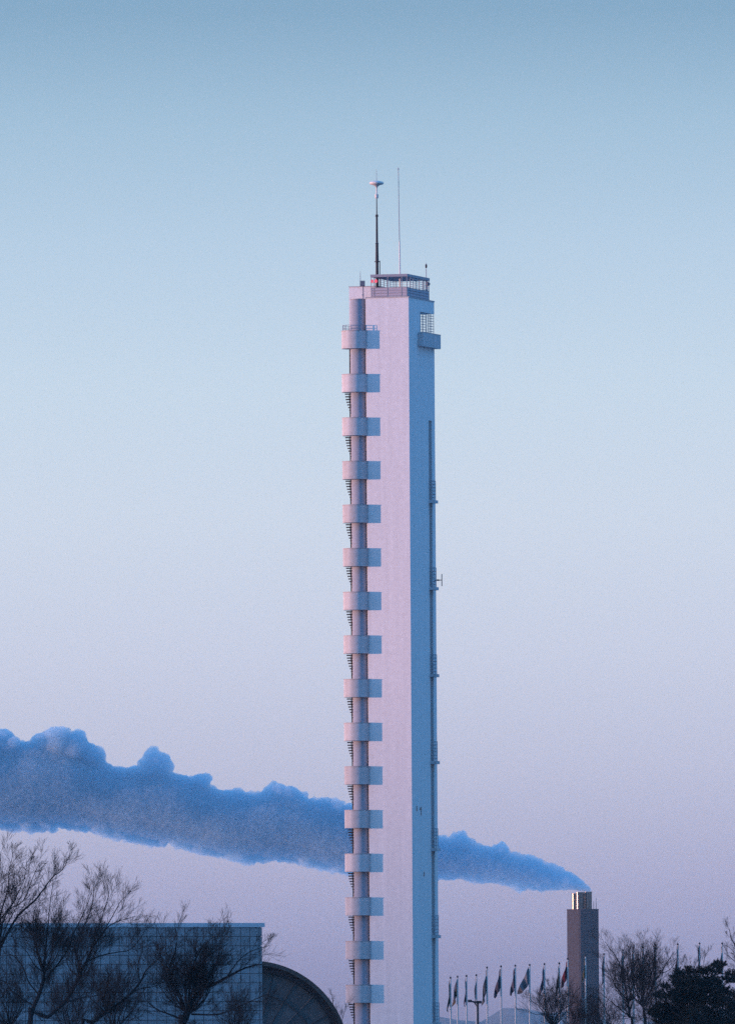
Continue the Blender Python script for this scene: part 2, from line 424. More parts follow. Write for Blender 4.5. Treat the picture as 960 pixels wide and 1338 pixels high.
# radar mast
def roofthing(name, label, cat, px, row, ly, group=None):
    x = tw(px, row, ly)
    q = Vector((c0.x, TY, 0)) + Matrix.Rotation(-TH, 3, 'Z') @ Vector((x, ly, 0))
    return thing(name, label, cat, (q.x, q.y, ROOF), 0, group)
ly = 1.6
rm = roofthing('radar_mast', 'black telescopic mast with a pale saucer radome on top', 'mast', 492.6, 356, ly)
def rz_(row): return dz(row, ly) - ROOF
mb = MB(); mb.cyl(0,0,0.02,rz_(341),2.3*S,1.9*S,12); mb.cyl(0,0,rz_(341)+0.002,rz_(339.8),3.5*S,3.5*S,12); mb.cyl(0,0,rz_(339.8)+0.002,rz_(328),2.2*S,2.0*S,12)
mb.cyl(0,0,rz_(328)+0.002,rz_(317),1.9*S,1.9*S,12); mb.cyl(0,0,rz_(317)+0.002,rz_(315.5),2.5*S,1.6*S,12); mb.cyl(0,0,rz_(315.5)+0.002,rz_(281.5),1.5*S,1.25*S,12)
mb.cyl(0,0,rz_(281.5)+0.002,rz_(278.5),1.9*S,1.9*S,12); mb.cyl(0,0,rz_(278.5)+0.002,rz_(257.5),0.75*S,0.6*S,10)
mb.tube([(3.6*S,0,0.02),(3.6*S,0,rz_(339))],0.5*S,6)
mb.build('mast', M_dark, rm, SHARP)
mb = MB(); mb.cyl(0,0,rz_(257.3),rz_(256),1.6*S,2.3*S,14); mb.cyl(0,0,rz_(256)+0.002,rz_(252.8),2.3*S,2.3*S,14); mb.cyl(0,0,rz_(252.8)+0.002,rz_(252),2.8*S,2.6*S,14); mb.cyl(0,0,rz_(252)+0.002,rz_(243),0.9*S,0.9*S,12)
mb.build('collar', M_white, rm, SHARP)
mb = MB(); mb.lathe(0,0,[(0,rz_(243.2)),(1.0*S,rz_(243)),(2.2*S,rz_(241.3)),(4.5*S,rz_(239.8)),(8.2*S,rz_(239)),(9.4*S,rz_(237.6)),(9.6*S,rz_(236.8)),(8.8*S,rz_(235.8)),(6.5*S,rz_(234.9)),(2.5*S,rz_(234.2)),(0,rz_(234))],40)
mb.build('radome', M_white, rm, True)
mb = MB(); mb.cyl(0,0,rz_(234.3),rz_(219),0.35*S,0.2*S,6); mb.build('lightning_rod', M_steel, rm)
# tall whip antenna
ly = 2.2
wa = roofthing('whip_antenna', 'tall thin whip antenna with a pale thick lower half', 'antenna', 522.6, 360, ly)
mb = MB(); mb.tube([(0,0,0.02),(-0.2*S,0,rz_(340)),(-0.4*S,0,rz_(315))],[1.05*S,0.95*S,0.85*S],10); mb.build('lower_tube', M_white, wa, SHARP)
mb = MB(); mb.tube([(-0.4*S,0,rz_(315)+0.002),(-0.9*S,0,rz_(270)),(-1.3*S,0,rz_(220))],[0.55*S,0.45*S,0.4*S],8); mb.cyl(-1.3*S,0,rz_(220)+0.002,rz_(217.8),0.8*S,0.8*S,8); mb.build('upper_rod', M_steel, wa)
# short antenna and drum at the far terrace corner
ly = 6.5
sa = roofthing('short_antenna', 'short rod with a dark bulb at the far right terrace corner', 'antenna', 557.2, 365, ly)
mb = MB(); mb.cyl(0,0,0.02,rz_(350),0.5*S,0.45*S,8); mb.cyl(0,0,rz_(347)+0.002,rz_(343),0.35*S,0.3*S,8); mb.build('rod', M_steel, sa)
mb = MB(); mb.lathe(0,0,[(0,rz_(350)),(1.0*S,rz_(349.5)),(1.3*S,rz_(348.5)),(1.3*S,rz_(346)),(0.9*S,rz_(345)),(0,rz_(344.5))],12); mb.build('bulb', M_dark, sa, True)
ly = 6.6
dr = roofthing('dish_antenna', 'small drum antenna fixed at the right corner of the terrace cage', 'antenna', 560.0, 371, ly)
mb = MB(); mb.tube([(-1.2*S,0,rz_(371)),(0.1*S,0,rz_(371))],0.05,6); mb.tube([(-1.2*S,0,0.02),(-1.2*S,0,rz_(366))],0.04,6); mb.build('bracket', M_steel, dr)
mb = MB(); mb.tube([(0.1*S,0.0,rz_(371)),(0.12*S,-0.16,rz_(371)),(0.14*S,-0.3,rz_(371.0))],[2.1*S,2.3*S,2.1*S],18); mb.build('drum', M_box, dr, SHARP)
# equipment box on a pole above the cylinder
ly = 0.5
eb = roofthing('equipment_box', 'small grey box on a thin pole in front of the rear wing', 'box', 473.2, 369, ly)
mb = MB(); mb.cyl(0.9*S,0,zz(388.4)-ROOF,rz_(372.5),0.9*S,0.9*S,8); mb.tube([(0.9*S-1.5*S,0,rz_(383.5)),(0.9*S+1.2*S,0,rz_(383.5))],0.04,6); mb.build('pole', M_steel, eb)
mb = MB(); mb.box(-3.2*S,3.4*S,-0.12,0.12,rz_(372.5)+0.002,rz_(365)); mb.box(-2.6*S,2.8*S,-0.14,-0.121,rz_(371.5),rz_(366)); mb.build('housing', M_box, eb)
mb = MB(); mb.cyl(-2.6*S,0,rz_(365)+0.002,rz_(352.5),0.45*S,0.25*S,6); mb.build('aerial', M_steel, eb)
# dipole antenna bracketed off the far right edge
lx = 0.0; ly = 120*S
q = Vector((c0.x, TY, 0)) + Matrix.Rotation(-TH, 3, 'Z') @ Vector((0.02, ly, 0))
da = thing('side_antenna', 'small vertical dipole antenna on an arm off the right wall', 'antenna', (q.x, q.y, zz(755)), -TH)
mb = MB(); mb.tube([(-0.02,-0.2,0),(0.55,-0.2,0)],0.035,6); mb.box(0.14,0.32,-0.26,-0.14,-0.06,0.06); mb.build('arm', M_dark, da)
mb = MB(); mb.tube([(0.56,-0.2,-8*S),(0.56,-0.2,8*S)],0.035,6); mb.build('dipole', M_dark, da)

# ------------------------------------------------------------------ panelled building at the left
BY = 820.0; BS = BY / F; BT = R(21)
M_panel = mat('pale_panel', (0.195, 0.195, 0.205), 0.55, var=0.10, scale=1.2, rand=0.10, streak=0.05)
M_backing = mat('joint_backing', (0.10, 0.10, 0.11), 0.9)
M_cop2 = mat('building_coping', (0.40, 0.40, 0.42), 0.6, var=0.06, scale=2)
br0 = P(342.2, 1212, BY)
bld = thing('panelled_building', 'flat topped building clad in a grid of square pale panels', 'building', (br0.x, BY, 0), BT)
PW = 12.1*BS/math.cos(BT); PH = 12.1*BS; BTOP = br0.z
NC, NRV = 29, 10
mb = MB(); LW = 40*PW
mb.box(-LW, -0.06, 0.06, 16, 0, BTOP); mb.build('wall', M_backing, bld)
mb = MB(); mb.box(-LW-0.1, 0.14, -0.12, 16.1, BTOP+0.003, BTOP+5.6*BS); mb.build('coping', M_cop2, bld)
jt = 0.036
pm = MB(); pm.box(-PW+jt/2, -jt/2, 0, 0.055, -PH+jt/2, -jt/2)
pan_me = pm.mesh('panel', M_panel)
CORN = 4.0*BS
for r_ in range(NRV):
    for c_ in range(NC):
        if r_*NC + c_ >= 298: break
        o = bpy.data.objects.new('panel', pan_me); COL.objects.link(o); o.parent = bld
        o.location = (-CORN - c_*PW, rnd.uniform(-0.004, 0.004), BTOP - r_*PH)
rest = MB()
nr_all = int(BTOP/PH)
for r_ in range(nr_all):
    z_ = BTOP - r_*PH
    rest.box(-CORN+jt/2, 0, 0, 0.055, z_-PH+jt/2, z_-jt/2)
    for c_ in range(38):
        if r_ < NRV and c_ < NC and r_*NC+c_ < 298: continue
        rest.box(-CORN-c_*PW-PW+jt/2, -CORN-c_*PW-jt/2, 0, 0.055, z_-PH+jt/2, z_-jt/2)
    for c_ in range(24):                                        # the return wall
        rest.box(-0.057, 0, 0.06+c_*PW+jt/2, 0.06+c_*PW+PW-jt/2, z_-PH+jt/2, z_-jt/2)
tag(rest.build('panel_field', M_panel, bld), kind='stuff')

# ------------------------------------------------------------------ arched hall behind it
AY = 1000.0; AS = AY / F
ac = P(328, 1385, AY); AR = 129*AS
M_roof = mat('arched_roof_metal', (0.05, 0.062, 0.064), 0.9, var=0.3, scale=0.8, spec=0.08)
M_rim = mat('arch_rim', (0.02, 0.023, 0.028), 0.9, var=0.15, scale=1, spec=0.05)
M_pane = mat('dark_pane', (0.05, 0.068, 0.078), 0.6, var=0.4, scale=0.4, rand=0.22, spec=0.2)
M_bar = mat('glazing_bar', (0.035, 0.045, 0.052), 0.8, spec=0.1)
M_barw = mat('lit_glazing_bar', (0.08, 0.09, 0.10), 0.5)  # paler copy of the bar material, sunlight on one bar put into its colour
hall = thing('arched_hall', 'dark hall with a round arched roof and fan shaped glazed gable', 'building', (ac.x, AY, ac.z), 0)
def arc_solid(mb, r0, r1, y0, y1, a0, a1, n):
    vs = []; 
    for i in range(n+1):
        a = a0 + (a1-a0)*i/n; c, s_ = math.cos(a), math.sin(a)
        vs += [(r0*c,y0,r0*s_),(r1*c,y0,r1*s_),(r1*c,y1,r1*s_),(r0*c,y1,r0*s_)]
    fs = []
    for i in range(n):
        for k in range(4): fs.append((i*4+k, i*4+(k+1)%4, (i+1)*4+(k+1)%4, (i+1)*4+k))
    fs += [(0,1,2,3), (n*4+3,n*4+2,n*4+1,n*4)]
    mb.add(vs, fs)
mb = MB(); arc_solid(mb, AR-0.3, AR, -0.7, 40, 0, math.pi, 64); mb.build('roof', M_roof, hall, SHARP)
mb = MB(); arc_solid(mb, AR-0.75, AR-0.303, -0.35, 0.4, 0, math.pi, 64); mb.build('arch_rim', M_rim, hall, SHARP)
mb = MB(); mb.box(-AR+0.05, AR-0.05, 0.3, 40, -ac.z, -0.003); mb.build('wall', M_roof, hall)
RI = [AR*0.36, AR*0.67, AR-0.76]
for k in range(12):
    a0 = math.pi*k/12; a1 = math.pi*(k+1)/12
    for r0, r1 in zip(RI[:-1], RI[1:]):
        p = MB(); arc_solid(p, r0+0.03, r1-0.03, 0.1, 0.14, a0+0.03/r1, a1-0.03/r1, 4); p.build('pane', M_pane, hall)
mb = MB(); arc_solid(mb, 0.01, AR-0.32, 0.2, 0.28, 0, math.pi, 48); mb.build('gable_wall', M_rim, hall)
mb = MB(); arc_solid(mb, 0.02, RI[0]-0.05, 0.1, 0.16, 0, math.pi, 24); mb.build('fan_centre', M_pane, hall)
for k in range(1, 12):
    a = math.pi*k/12; c, s_ = math.cos(a), math.sin(a)
    p = MB(); p.tube([(RI[0]*c,0.08,RI[0]*s_),(RI[2]*c,0.08,RI[2]*s_)], 0.035, 4)
    p.build('glazing_bar', M_barw if k == 3 else M_bar, hall)
for r0 in RI[:2]:
    p = MB(); arc_solid(p, r0-0.05, r0+0.05, 0.03, 0.13, 0, math.pi, 40); p.build('ring_bar', M_bar, hall)

# ------------------------------------------------------------------ far chimney with four metal flues
CY = 4000.0; CS = CY / F
M_brick = mat('dark_chimney_brick', (0.041, 0.035, 0.040), 0.9, var=0.2, scale=0.6, streak=0.12)
M_flue = mat('polished_flue', (0.11, 0.10, 0.092), 0.25, metal=1.0, var=0.1, scale=0.6, streak=0.06)
cb = P(758.0, 1190, CY)
ph = math.atan2(24.0, 17.2)
ch = thing('chimney', 'dark brick power station chimney with shiny metal flues on top', 'chimney', (cb.x, CY, 0), -ph)
cw = 29.5*CS; CT = cb.z
mb = MB(); bv = 0.9
mb.prism([(-cw,0),(-bv,0),(-bv*0.3,bv*0.3),(0,bv),(0,cw),(-cw,cw)], 0, CT); mb.build('stack', M_brick, ch)
mb = MB(); mb.prism([(-cw-0.05,-0.05),(-bv,-0.05),(0.05,bv),(0.05,cw+0.05),(-cw-0.05,cw+0.05)], CT+0.003, CT+0.42); mb.build('cap', M_brick, ch)
Rm = Matrix.Rotation(ph, 2)
def chl(px, depth):
    v = Rm @ Vector(((px-758.0)*CS, depth)); return v.x, v.y
for px, dep, top, r_ in ((751.6, 5.2, 1167.5, 4.6), (757.4, 2.6, 1166, 4.9), (768.6, 4.2, 1165.5, 4.9), (762.5, 7.6, 1166, 4.9)):
    x, y = chl(px, dep); z1 = CT + (1190-top)*CS
    mb = MB(); rr = r_*CS
    mb.lathe(x, y, [(rr,CT+0.43),(rr,z1-0.45),(rr*1.06,z1-0.44),(rr*1.06,z1),(rr*0.9,z1),(rr*0.9,z1-3)], 40)
    mb.build('flue', M_flue, ch, SHARP)
for px, dep, top in ((775.6, 3.5, 1178), (779.0, 6.0, 1173.5)):
    x, y = chl(px, dep); mb = MB(); mb.cyl(x, y, CT+0.43, CT+(1190-top)*CS, 0.09, 0.06, 6); mb.build('rod', M_dark, ch)

# ------------------------------------------------------------------ smoke plume
TOPL = [(-90,935),(-40,948),(-15,962),(3,951),(16,958),(25,971),(47,958),(75,954),(99,959),(120,973),(138,995),(142,1012),(159,1003),(177,1001),(187,986),(203,979),(218,988),(225,1010),
        (235,1015),(262,1010),(275,1017),(285,1035),(297,1029),(315,1029),(337,1035),(345,1028),(365,1023),(380,1026),(410,1040),(442,1044),(470,1050),(500,1062),(540,1078),(575,1092),(600,1088),
        (620,1096),(635,1106),(655,1101),(668,1113),(695,1115),(715,1125),(735,1131),(752,1145),(765,1157),(770,1163)]
BOTL = [(-90,1078),(0,1087),(60,1089),(81,1084),(117,1089),(156,1100),(203,1106),(226,1105),(250,1117),(290,1122),(320,1132),(345,1128),(370,1126),(405,1135),(450,1145),(500,1150),(575,1152),(605,1150),
        (622,1156),(650,1155),(670,1162),(678,1168),(690,1163),(706,1166),(735,1164),(750,1163),(770,1166)]
def lerp(L, x):
    for (x0,y0),(x1,y1) in zip(L[:-1], L[1:]):
        if x0 <= x <= x1: return y0 + (y1-y0)*(x-x0)/(x1-x0)
    return L[-1][1] if x > L[-1][0] else L[0][1]
sm = MB(); sr = random.Random(5)
import bmesh
_bm = bmesh.new(); bmesh.ops.create_icosphere(_bm, subdivisions=3, radius=1.0)
IV = [v.co.copy() for v in _bm.verts]; IF = [tuple(v.index for v in f.verts) for f in _bm.faces]; _bm.free()
so = P(400, 1090, CY)
def puff(px, py, r, dep=0.0):
    c = P(px, py, CY + 3.5) - so; c.y += dep*CS
    sm.add([c + v*(r*CS) for v in IV], IF)
def smooth(L, x): return sum(lerp(L, min(max(x + d_, -88), 768)) for d_ in range(-40, 41, 10))/9
x = -88.0
while x < 766:                                   # the body
    k_ = min(1.0, max(0.0, (768 - x)/90))
    t = smooth(TOPL, x)*k_ + lerp(TOPL, x)*(1-k_); b = smooth(BOTL, x)*k_ + lerp(BOTL, x)*(1-k_)
    h = min(b - t, (lerp(BOTL, x) - lerp(TOPL, x))*1.15)
    puff(x, (t+b)/2, h*0.33, 0)
    for q in (-0.15, 0.15):
        puff(x, (t+b)/2 + q*h, h*0.235, 0)
    for q in (-0.24, 0.26):
        puff(x, (t+b)/2 + q*h, h*0.175, 0)
    x += max(1.6, h*0.05)
def head(px, py, r, dep, up, lev=0):             # a billow carrying smaller billows on its outer side
    puff(px, py, r, dep)
    if lev > 1 or r < 2.6: return
    for q in range(7 if lev == 0 else 4):
        a = sr.uniform(-1.5, 1.5); e = sr.uniform(-0.7, 0.7); r2 = r*sr.uniform(0.32, 0.55)
        head(px + math.sin(a)*r*0.92*math.cos(e), py - up*math.cos(a)*r*0.92*math.cos(e), r2, dep + math.sin(e)*r*0.9, up, lev+1)
x = -88.0
while x < 764:
    t, b = lerp(TOPL, x), lerp(BOTL, x); h = b - t
    r = min(h*0.30, 2.5 + h*sr.uniform(0.055, 0.125))
    tt = max(lerp(TOPL, x-r*0.6), lerp(TOPL, x+r*0.6), t)
    head(x, tt + r*1.22 + sr.uniform(-0.5, 2), r, sr.uniform(-.05,.12)*h, 1)
    x += r*1.15
x = -88.0
while x < 764:
    t, b = lerp(TOPL, x), lerp(BOTL, x); h = b - t
    r = min(h*0.26, 2.5 + h*sr.uniform(0.04, 0.09)); head(x, b - r*1.3, r, sr.uniform(-.05,.12)*h, -1); x += r*0.95
for px, py, r in ((203,992,12),(196,990,10),(212,994,11),(208,1006,14),(96,985,26),(75,978,24),(55,975,18),(112,992,22),(122,1000,18),(262,1024,13),(364,1036,13),(352,1036,10),(380,1040,13),(602,1103,14),(655,1113,11),
                  (5,968,16),(-20,980,25),(766,1162,5),(762,1160,6),(756,1156,8),(747,1152,10),(678,1163,4),(768,1166,3.5),(158,1010,8),(177,1010,9)):
    puff(px, py, r)
for px, py, r in ((764,1160.5,5.5),(757,1157,8),(768.5,1163,4),(748,1153.5,10.5),(740,1150,12),(770.5,1165,2.8)): puff(px, py, r)
for px, py, r in ((203,990,11),(75,976,20),(100,980,18),(265,1021,10),(360,1033,9),(120,990,14),(600,1098,9),(655,1109,7)): head(px, py, r, 0, 1)
M_smoke = bpy.data.materials.new('smoke'); M_smoke.use_nodes = True
n = M_smoke.node_tree; n.nodes.clear()
ou = n.nodes.new('ShaderNodeOutputMaterial'); pv = n.nodes.new('ShaderNodeVolumePrincipled')
pv.inputs['Color'].default_value = (0.76, 0.893, 0.944, 1); pv.inputs['Density'].default_value = 0.85
pv.inputs['Anisotropy'].default_value = 0.5
n.links.new(pv.outputs[0], ou.inputs['Volume'])
smo = sm.build('smoke', M_smoke); smo.location = so
tag(smo, kind='stuff')
rm_ = smo.modifiers.new('union', 'REMESH'); rm_.mode = 'VOXEL'; rm_.voxel_size = 0.25
sw_ = smo.modifiers.new('soften', 'SMOOTH'); sw_.factor = 0.5; sw_.iterations = 9
for nm, sz, stg in (('large', 2.4, 0.4), ('small', 0.8, 0.6)):
    tx = bpy.data.textures.new('billow_' + nm, 'CLOUDS'); tx.noise_scale = sz; tx.noise_depth = 2
    dm = smo.modifiers.new('billow_' + nm, 'DISPLACE'); dm.texture = tx; dm.strength = stg; dm.mid_level = 0.5; dm.texture_coords = 'LOCAL'

# ------------------------------------------------------------------ flags
M_pole = mat('white_flagpole', (0.60, 0.58, 0.57), 0.4, var=0.05)
FY = 1000.0; FS = FY / F
FLAGS = [  # pole column, top row, tip offset x, tip drop, hoist, colour, second colour, word
 (588.3,1276.8,-3.5,42,22,(.03,.07,.08),None,'dark green'), (597.5,1275.5,-7,37,22,(.24,.23,.30),(.27,.20,.14),'grey and tan'),
 (609.2,1274.5,-2,38,23,(.16,.10,.20),None,'purple'), (622.0,1273.5,-1.5,32,20,(.20,.20,.26),None,'slate grey'),
 (636.0,1263.5,-7,48,27,(.12,.14,.17),(.22,.22,.26),'dark grey striped'), (654.3,1262,-9,39,25,(.17,.14,.20),(.10,.09,.13),'brown grey'),
 (673.0,1261,-6.5,37,26,(.22,.18,.25),None,'mauve'), (691.7,1260,-16,36,22,(.36,.36,.42),None,'pale grey spread'),
 (711.0,1259,-6,39,24,(.33,.30,.42),None,'lavender'), (730.4,1258,-4,40,24,(.045,.075,.05),None,'bottle green'),
 (741.3,1252,-8.5,36,22,(.28,.02,.05),None,'dark red'), (764.6,1248,-3.5,32,20,(.16,.14,.07),None,'olive'),
 (788.6,1246,-2.5,40,24,(.03,.05,.12),None,'navy blue'), (813.5,1241,-3,38,24,(.12,.11,.16),None,'charcoal'),
 (827.0,1239,-3,38,24,(.10,.07,.12),None,'plum'), (840.0,1237,-3,38,24,(.14,.13,.17),None,'ash grey'),
 (856.0,1234,-2.5,36,23,(.06,.06,.09),None,'black'), (885.2,1233,-3,37,24,(.15,.14,.20),None,'dusky violet'),
 (913.6,1232,-2.5,40,24,(.05,.06,.10),None,'blue black'), (943.2,1232,-3.5,38,24,(.16,.16,.20),None,'dim grey')]
NEAR = {0:'beside the tower',1:'second from the tower',2:'third from the tower',3:'behind the lamp post',4:'right of the lamp post',5:'on the sixth pole from the tower',6:'left of the pale spread flag',
        7:'with a trailing lower corner',8:'right of the pale spread flag',9:'left of the dark red flag',10:'against the chimney edge',11:'in front of the chimney',12:'just right of the chimney',
        13:'behind the left part of the bare round tree',14:'behind the middle of the bare round tree',15:'behind the trunk of the bare round tree',16:'behind the right part of the bare round tree',
        17:'left of three above the pine',18:'middle of three above the pine',19:'rightmost of three above the pine'}
fm = {}
pm = MB(); pm.cyl(0,0,0,1.0,0.085,0.055,10)
for i, (px, row, tx_, td, ho, c1, c2, wd) in enumerate(FLAGS):
    yy = FY + (i-10)*2.0
    s_ = yy / F
    p0 = P(px, row, yy)
    fp = thing('flagpole', f'white flagpole carrying the {wd} flag {NEAR[i]}', 'flagpole', (p0.x, p0.y, 0), 0, 'flagpoles in a row')
    pp = MB(); Hh = p0.z - 0.15
    pp.tube([(0,0,0),(0,0,Hh*0.5),(0,0,Hh)], [0.10,0.085,0.055], 10); pp.build('pole', M_pole, fp, SHARP)
    pp = MB(); pp.lathe(0,0,[(0,Hh),(0.06,Hh+0.02),(0.075,Hh+0.08),(0.045,Hh+0.14),(0,Hh+0.17)],10); pp.build('finial', M_dark, fp, True)
    # cloth: grid u across the fly, v along the hoist, hanging limp in folds
    fr_ = random.Random(100+i); nu, nv = 18, 16
    top = -4.0*s_; hoist = ho*s_; vs = []
    phs = fr_.uniform(0, 6.28); frq = fr_.uniform(1.6, 2.3)
    for a in range(nu+1):
        u = a/nu
        for b in range(nv+1):
            v = b/nv
            # the top edge sags from the halyard to the hanging tip, the lower edge gathers towards it
            xt, zt_ = tx_*s_*u**1.1, -(td-1)*s_*u**1.25
            xb, zb_ = tx_*s_*u**0.9*(0.9-0.25*math.sin(3.14*u)), -hoist - (td*s_-hoist)*u**0.8
            xx = xt + (xb-xt)*v - 0.05; z_ = top + zt_ + (zb_-zt_)*v
            amp = 0.26*min(1, u*4)
            yy_ = amp*math.sin(phs + u*6.28*frq + v*1.2)
            xx += 0.16*amp*math.cos(phs*1.7 + u*6.28*frq*0.7 + v*2.0)
            vs.append((xx, yy_ - 0.03, z_))
    fs = [(a*(nv+1)+b, a*(nv+1)+b+1, (a+1)*(nv+1)+b+1, (a+1)*(nv+1)+b) for a in range(nu) for b in range(nv)]
    fb = MB(); fb.v = vs; fb.f = fs; fb.mi = [1 if (c2 and (k % nv) >= nv//2) else 0 for k in range(len(fs))]
    mats = []
    for c in (c1, c2):
        if c:
            if c not in fm: fm[c] = mat('flag_cloth', tuple(q*0.45 for q in c), 0.85, var=0.12, scale=4)
            mats.append(fm[c])
    fo = fb.build('flag', mats, None, True); fo.location = (p0.x, p0.y, p0.z)
    sl = fo.modifiers.new('thickness', 'SOLIDIFY'); sl.thickness = 0.012
    tag(fo, f'limp {wd} flag hanging {NEAR[i]}' if NEAR[i][0] not in 'osw' or i in (7,) else f'limp {wd} flag {NEAR[i]}', 'flag', 'flags hanging from the poles')

# lamp post with two floodlight arms among the flags
lp0 = P(624.2, 1338, 900); LS = 900/F
lp = thing('lamp_post', 'dark lamp post with two floodlight heads among the flagpoles', 'lamp post', (lp0.x, 900, 0))
zt = P(624.2, 1311, 900).z
mb = MB(); mb.tube([(0,0,0),(0,0,zt)], [0.10,0.065], 10); mb.build('post', M_dark, lp, SHARP)
mb = MB(); mb.tube([(-12*LS,0,zt+3.0*LS),(0,0,zt),(3.4*LS,0,zt+1.5*LS)], 0.055, 8); mb.tube([(-5*LS,0,zt+1*LS),(0,0,zt-6*LS)],0.035,6); mb.build('arm', M_dark, lp)
for xo in (-10.5, -1.0, 2.6):
    mb = MB(); x_ = xo*LS; z_ = zt + (2.2 if xo < -5 else 0.6)*LS; hw = 2.6*LS
    mb.prism([(x_-hw,-0.22),(x_+hw,-0.22),(x_+hw*0.8,0.22),(x_-hw*0.8,0.22)], z_-0.07, z_+0.10); mb.build('lamp_head', M_dark, lp)

# ------------------------------------------------------------------ trees
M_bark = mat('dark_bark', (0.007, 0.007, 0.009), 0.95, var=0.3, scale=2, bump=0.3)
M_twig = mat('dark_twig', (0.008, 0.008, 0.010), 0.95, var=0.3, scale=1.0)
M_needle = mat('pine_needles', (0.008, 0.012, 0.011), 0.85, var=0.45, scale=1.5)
def jitter(v, a, tr): return Vector((v.x+tr.uniform(-a,a), v.y+tr.uniform(-a,a), v.z+tr.uniform(-a,a)))
def branch(mbs, p, d, L, r, lev, tr, up):
    """one side branch: mbs = (limb builder, twig builder)"""
    n_ = 5 if lev < 2 else 4
    pts = [p.copy()]; q = p.copy(); dd = d.normalized()
    for i in range(n_):
        dd = (dd + Vector((tr.uniform(-1,1), tr.uniform(-1,1), tr.uniform(-1,1)))*0.10 + Vector((0,0,up))*0.08).normalized()
        q = q + dd*(L/n_); pts.append(q.copy())
    rad = [max(0.0036, r*(1-0.78*i/n_)) for i in range(n_+1)]
    mbs.tube(pts, rad, 4 if r > 0.02 else 3, cap=False)
    if lev >= 3: return
    k = {0:8, 1:7, 2:4}[lev]
    for i in range(k):
        t = 0.22 + 0.78*(i+tr.random()*0.8)/k; t = min(t, 0.99); j = min(int(t*n_), n_-1); f = t*n_ - j
        b = pts[j].lerp(pts[j+1], f); ax = (pts[j+1]-pts[j]).normalized()
        side = Vector((tr.uniform(-1,1), tr.uniform(-0.8,0.8), tr.uniform(-1,1)))
        side = (side - ax*side.dot(ax)); side.normalize()
        sp = tr.uniform(0.3, 0.7)
        nd = (ax*(1-sp*0.5) + side*sp + Vector((0,0,up*0.25))).normalized()
        branch(mbs, b, nd, L*tr.uniform(0.45,0.78)*(1.1-0.4*t), max(0.0045, r*0.42*(1-0.5*t)), lev+1, tr, up)
def bare_tree(label, Y, limbs, seed, base_px, trunk_r=0.2, up=0.6, dens=1.0, bl=1.0, name='bare_tree', group='bare winter trees', fan=0, fr=(40, 95), fa=60, fr0=1.3):
    """limbs: list of (pixel polyline, start radius px, end radius px); the first is the trunk, carried down to the ground"""
    tr = random.Random(seed); s_ = Y/F
    p_ground = P(base_px, 1440, Y); p_ground.z = 0
    root = thing(name, label, 'tree', p_ground, 0, group); o_ = Vector((p_ground.x, Y, 0))
    tw_ = MB()
    limbs = list(limbs); hub = limbs[0][0][-1]
    for i in range(fan):                                   # further boughs fanning out of the fork
        a = R(-fa + 2*fa*(i + tr.random())/fan); l_ = tr.uniform(*fr)*(1 - 0.25*abs(a)); c_ = tr.uniform(-0.35, 0.35)
        pl_ = []
        for q in range(5):
            t = q/4; aa = a*(1 - 0.55*t) + c_*t
            pl_.append((hub[0] + math.sin(aa)*l_*t + tr.uniform(-2,2)*(q > 0), hub[1] + 3 - math.cos(aa)*l_*t))
        limbs.append((pl_, fr0*tr.uniform(0.7, 1.1), 0.35))
    for k, (pl_, r0, r1) in enumerate(limbs):
        pts = []; off = tr.uniform(-1.2, 1.2)
        m = len(pl_)
        for i, (px, py) in enumerate(pl_):
            q = P(px, py, Y) - o_; q.y += off*(i/m) * (0 if k == 0 else 1)*1.3
            pts.append(q)
        rr = [(r0 + (r1-r0)*i/(m-1))*s_*0.74 for i in range(m)]
        if k == 0: pts = [Vector((0,0,0))] + pts; rr = [max(trunk_r, rr[0]*1.15)] + rr
        # smooth by Catmull-like subdivision
        P2, R2 = [], []
        for i in range(len(pts)-1):
            a_, b_ = pts[max(i-1,0)], pts[i]; c_, d_ = pts[i+1], pts[min(i+2,len(pts)-1)]
            for q in range(3):
                t = q/3
                P2.append(jitter(0.5*((2*b_) + (-a_+c_)*t + (2*a_-5*b_+4*c_-d_)*t*t + (-a_+3*b_-3*c_+d_)*t**3), 0.25*s_, tr)); R2.append(rr[i]+(rr[i+1]-rr[i])*t)
        P2.append(pts[-1]); R2.append(rr[-1])
        lm = MB(); lm.tube(P2, R2, 7, cap=True)
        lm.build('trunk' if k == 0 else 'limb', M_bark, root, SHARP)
        Ltot = sum((P2[i+1]-P2[i]).length for i in range(len(P2)-1))
        lo = 0.35 if k == 0 else 0.12
        nb = max(4, int(Ltot/(9.5*s_)*dens*(0.6 if k == 0 else 1)))
        for i in range(nb):
            t = lo + (1-lo)*(i+tr.random())/nb; j = min(int(t*(len(P2)-1)), len(P2)-2); f = t*(len(P2)-1)-j
            b = P2[j].lerp(P2[j+1], f); ax = (P2[j+1]-P2[j]).normalized()
            side = Vector((tr.uniform(-1,1), tr.uniform(-0.7,0.7), tr.uniform(-0.6,1)))
            side -= ax*side.dot(ax); side.normalize()
            nd = (ax*0.75 + side*tr.uniform(0.4,0.9) + Vector((0,0,up*0.3))).normalized()
            LL = tr.uniform(18, 44)*s_*bl*(1.05-0.4*t)
            branch(tw_, b, nd, LL, max(0.006, R2[j]*0.42*tr.uniform(0.7,1)) if R2[j] < 1.6*s_ else tr.uniform(0.26,0.46)*s_, 1 if LL < 40*s_ else 0, tr, up)
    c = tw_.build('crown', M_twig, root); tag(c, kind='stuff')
    return root
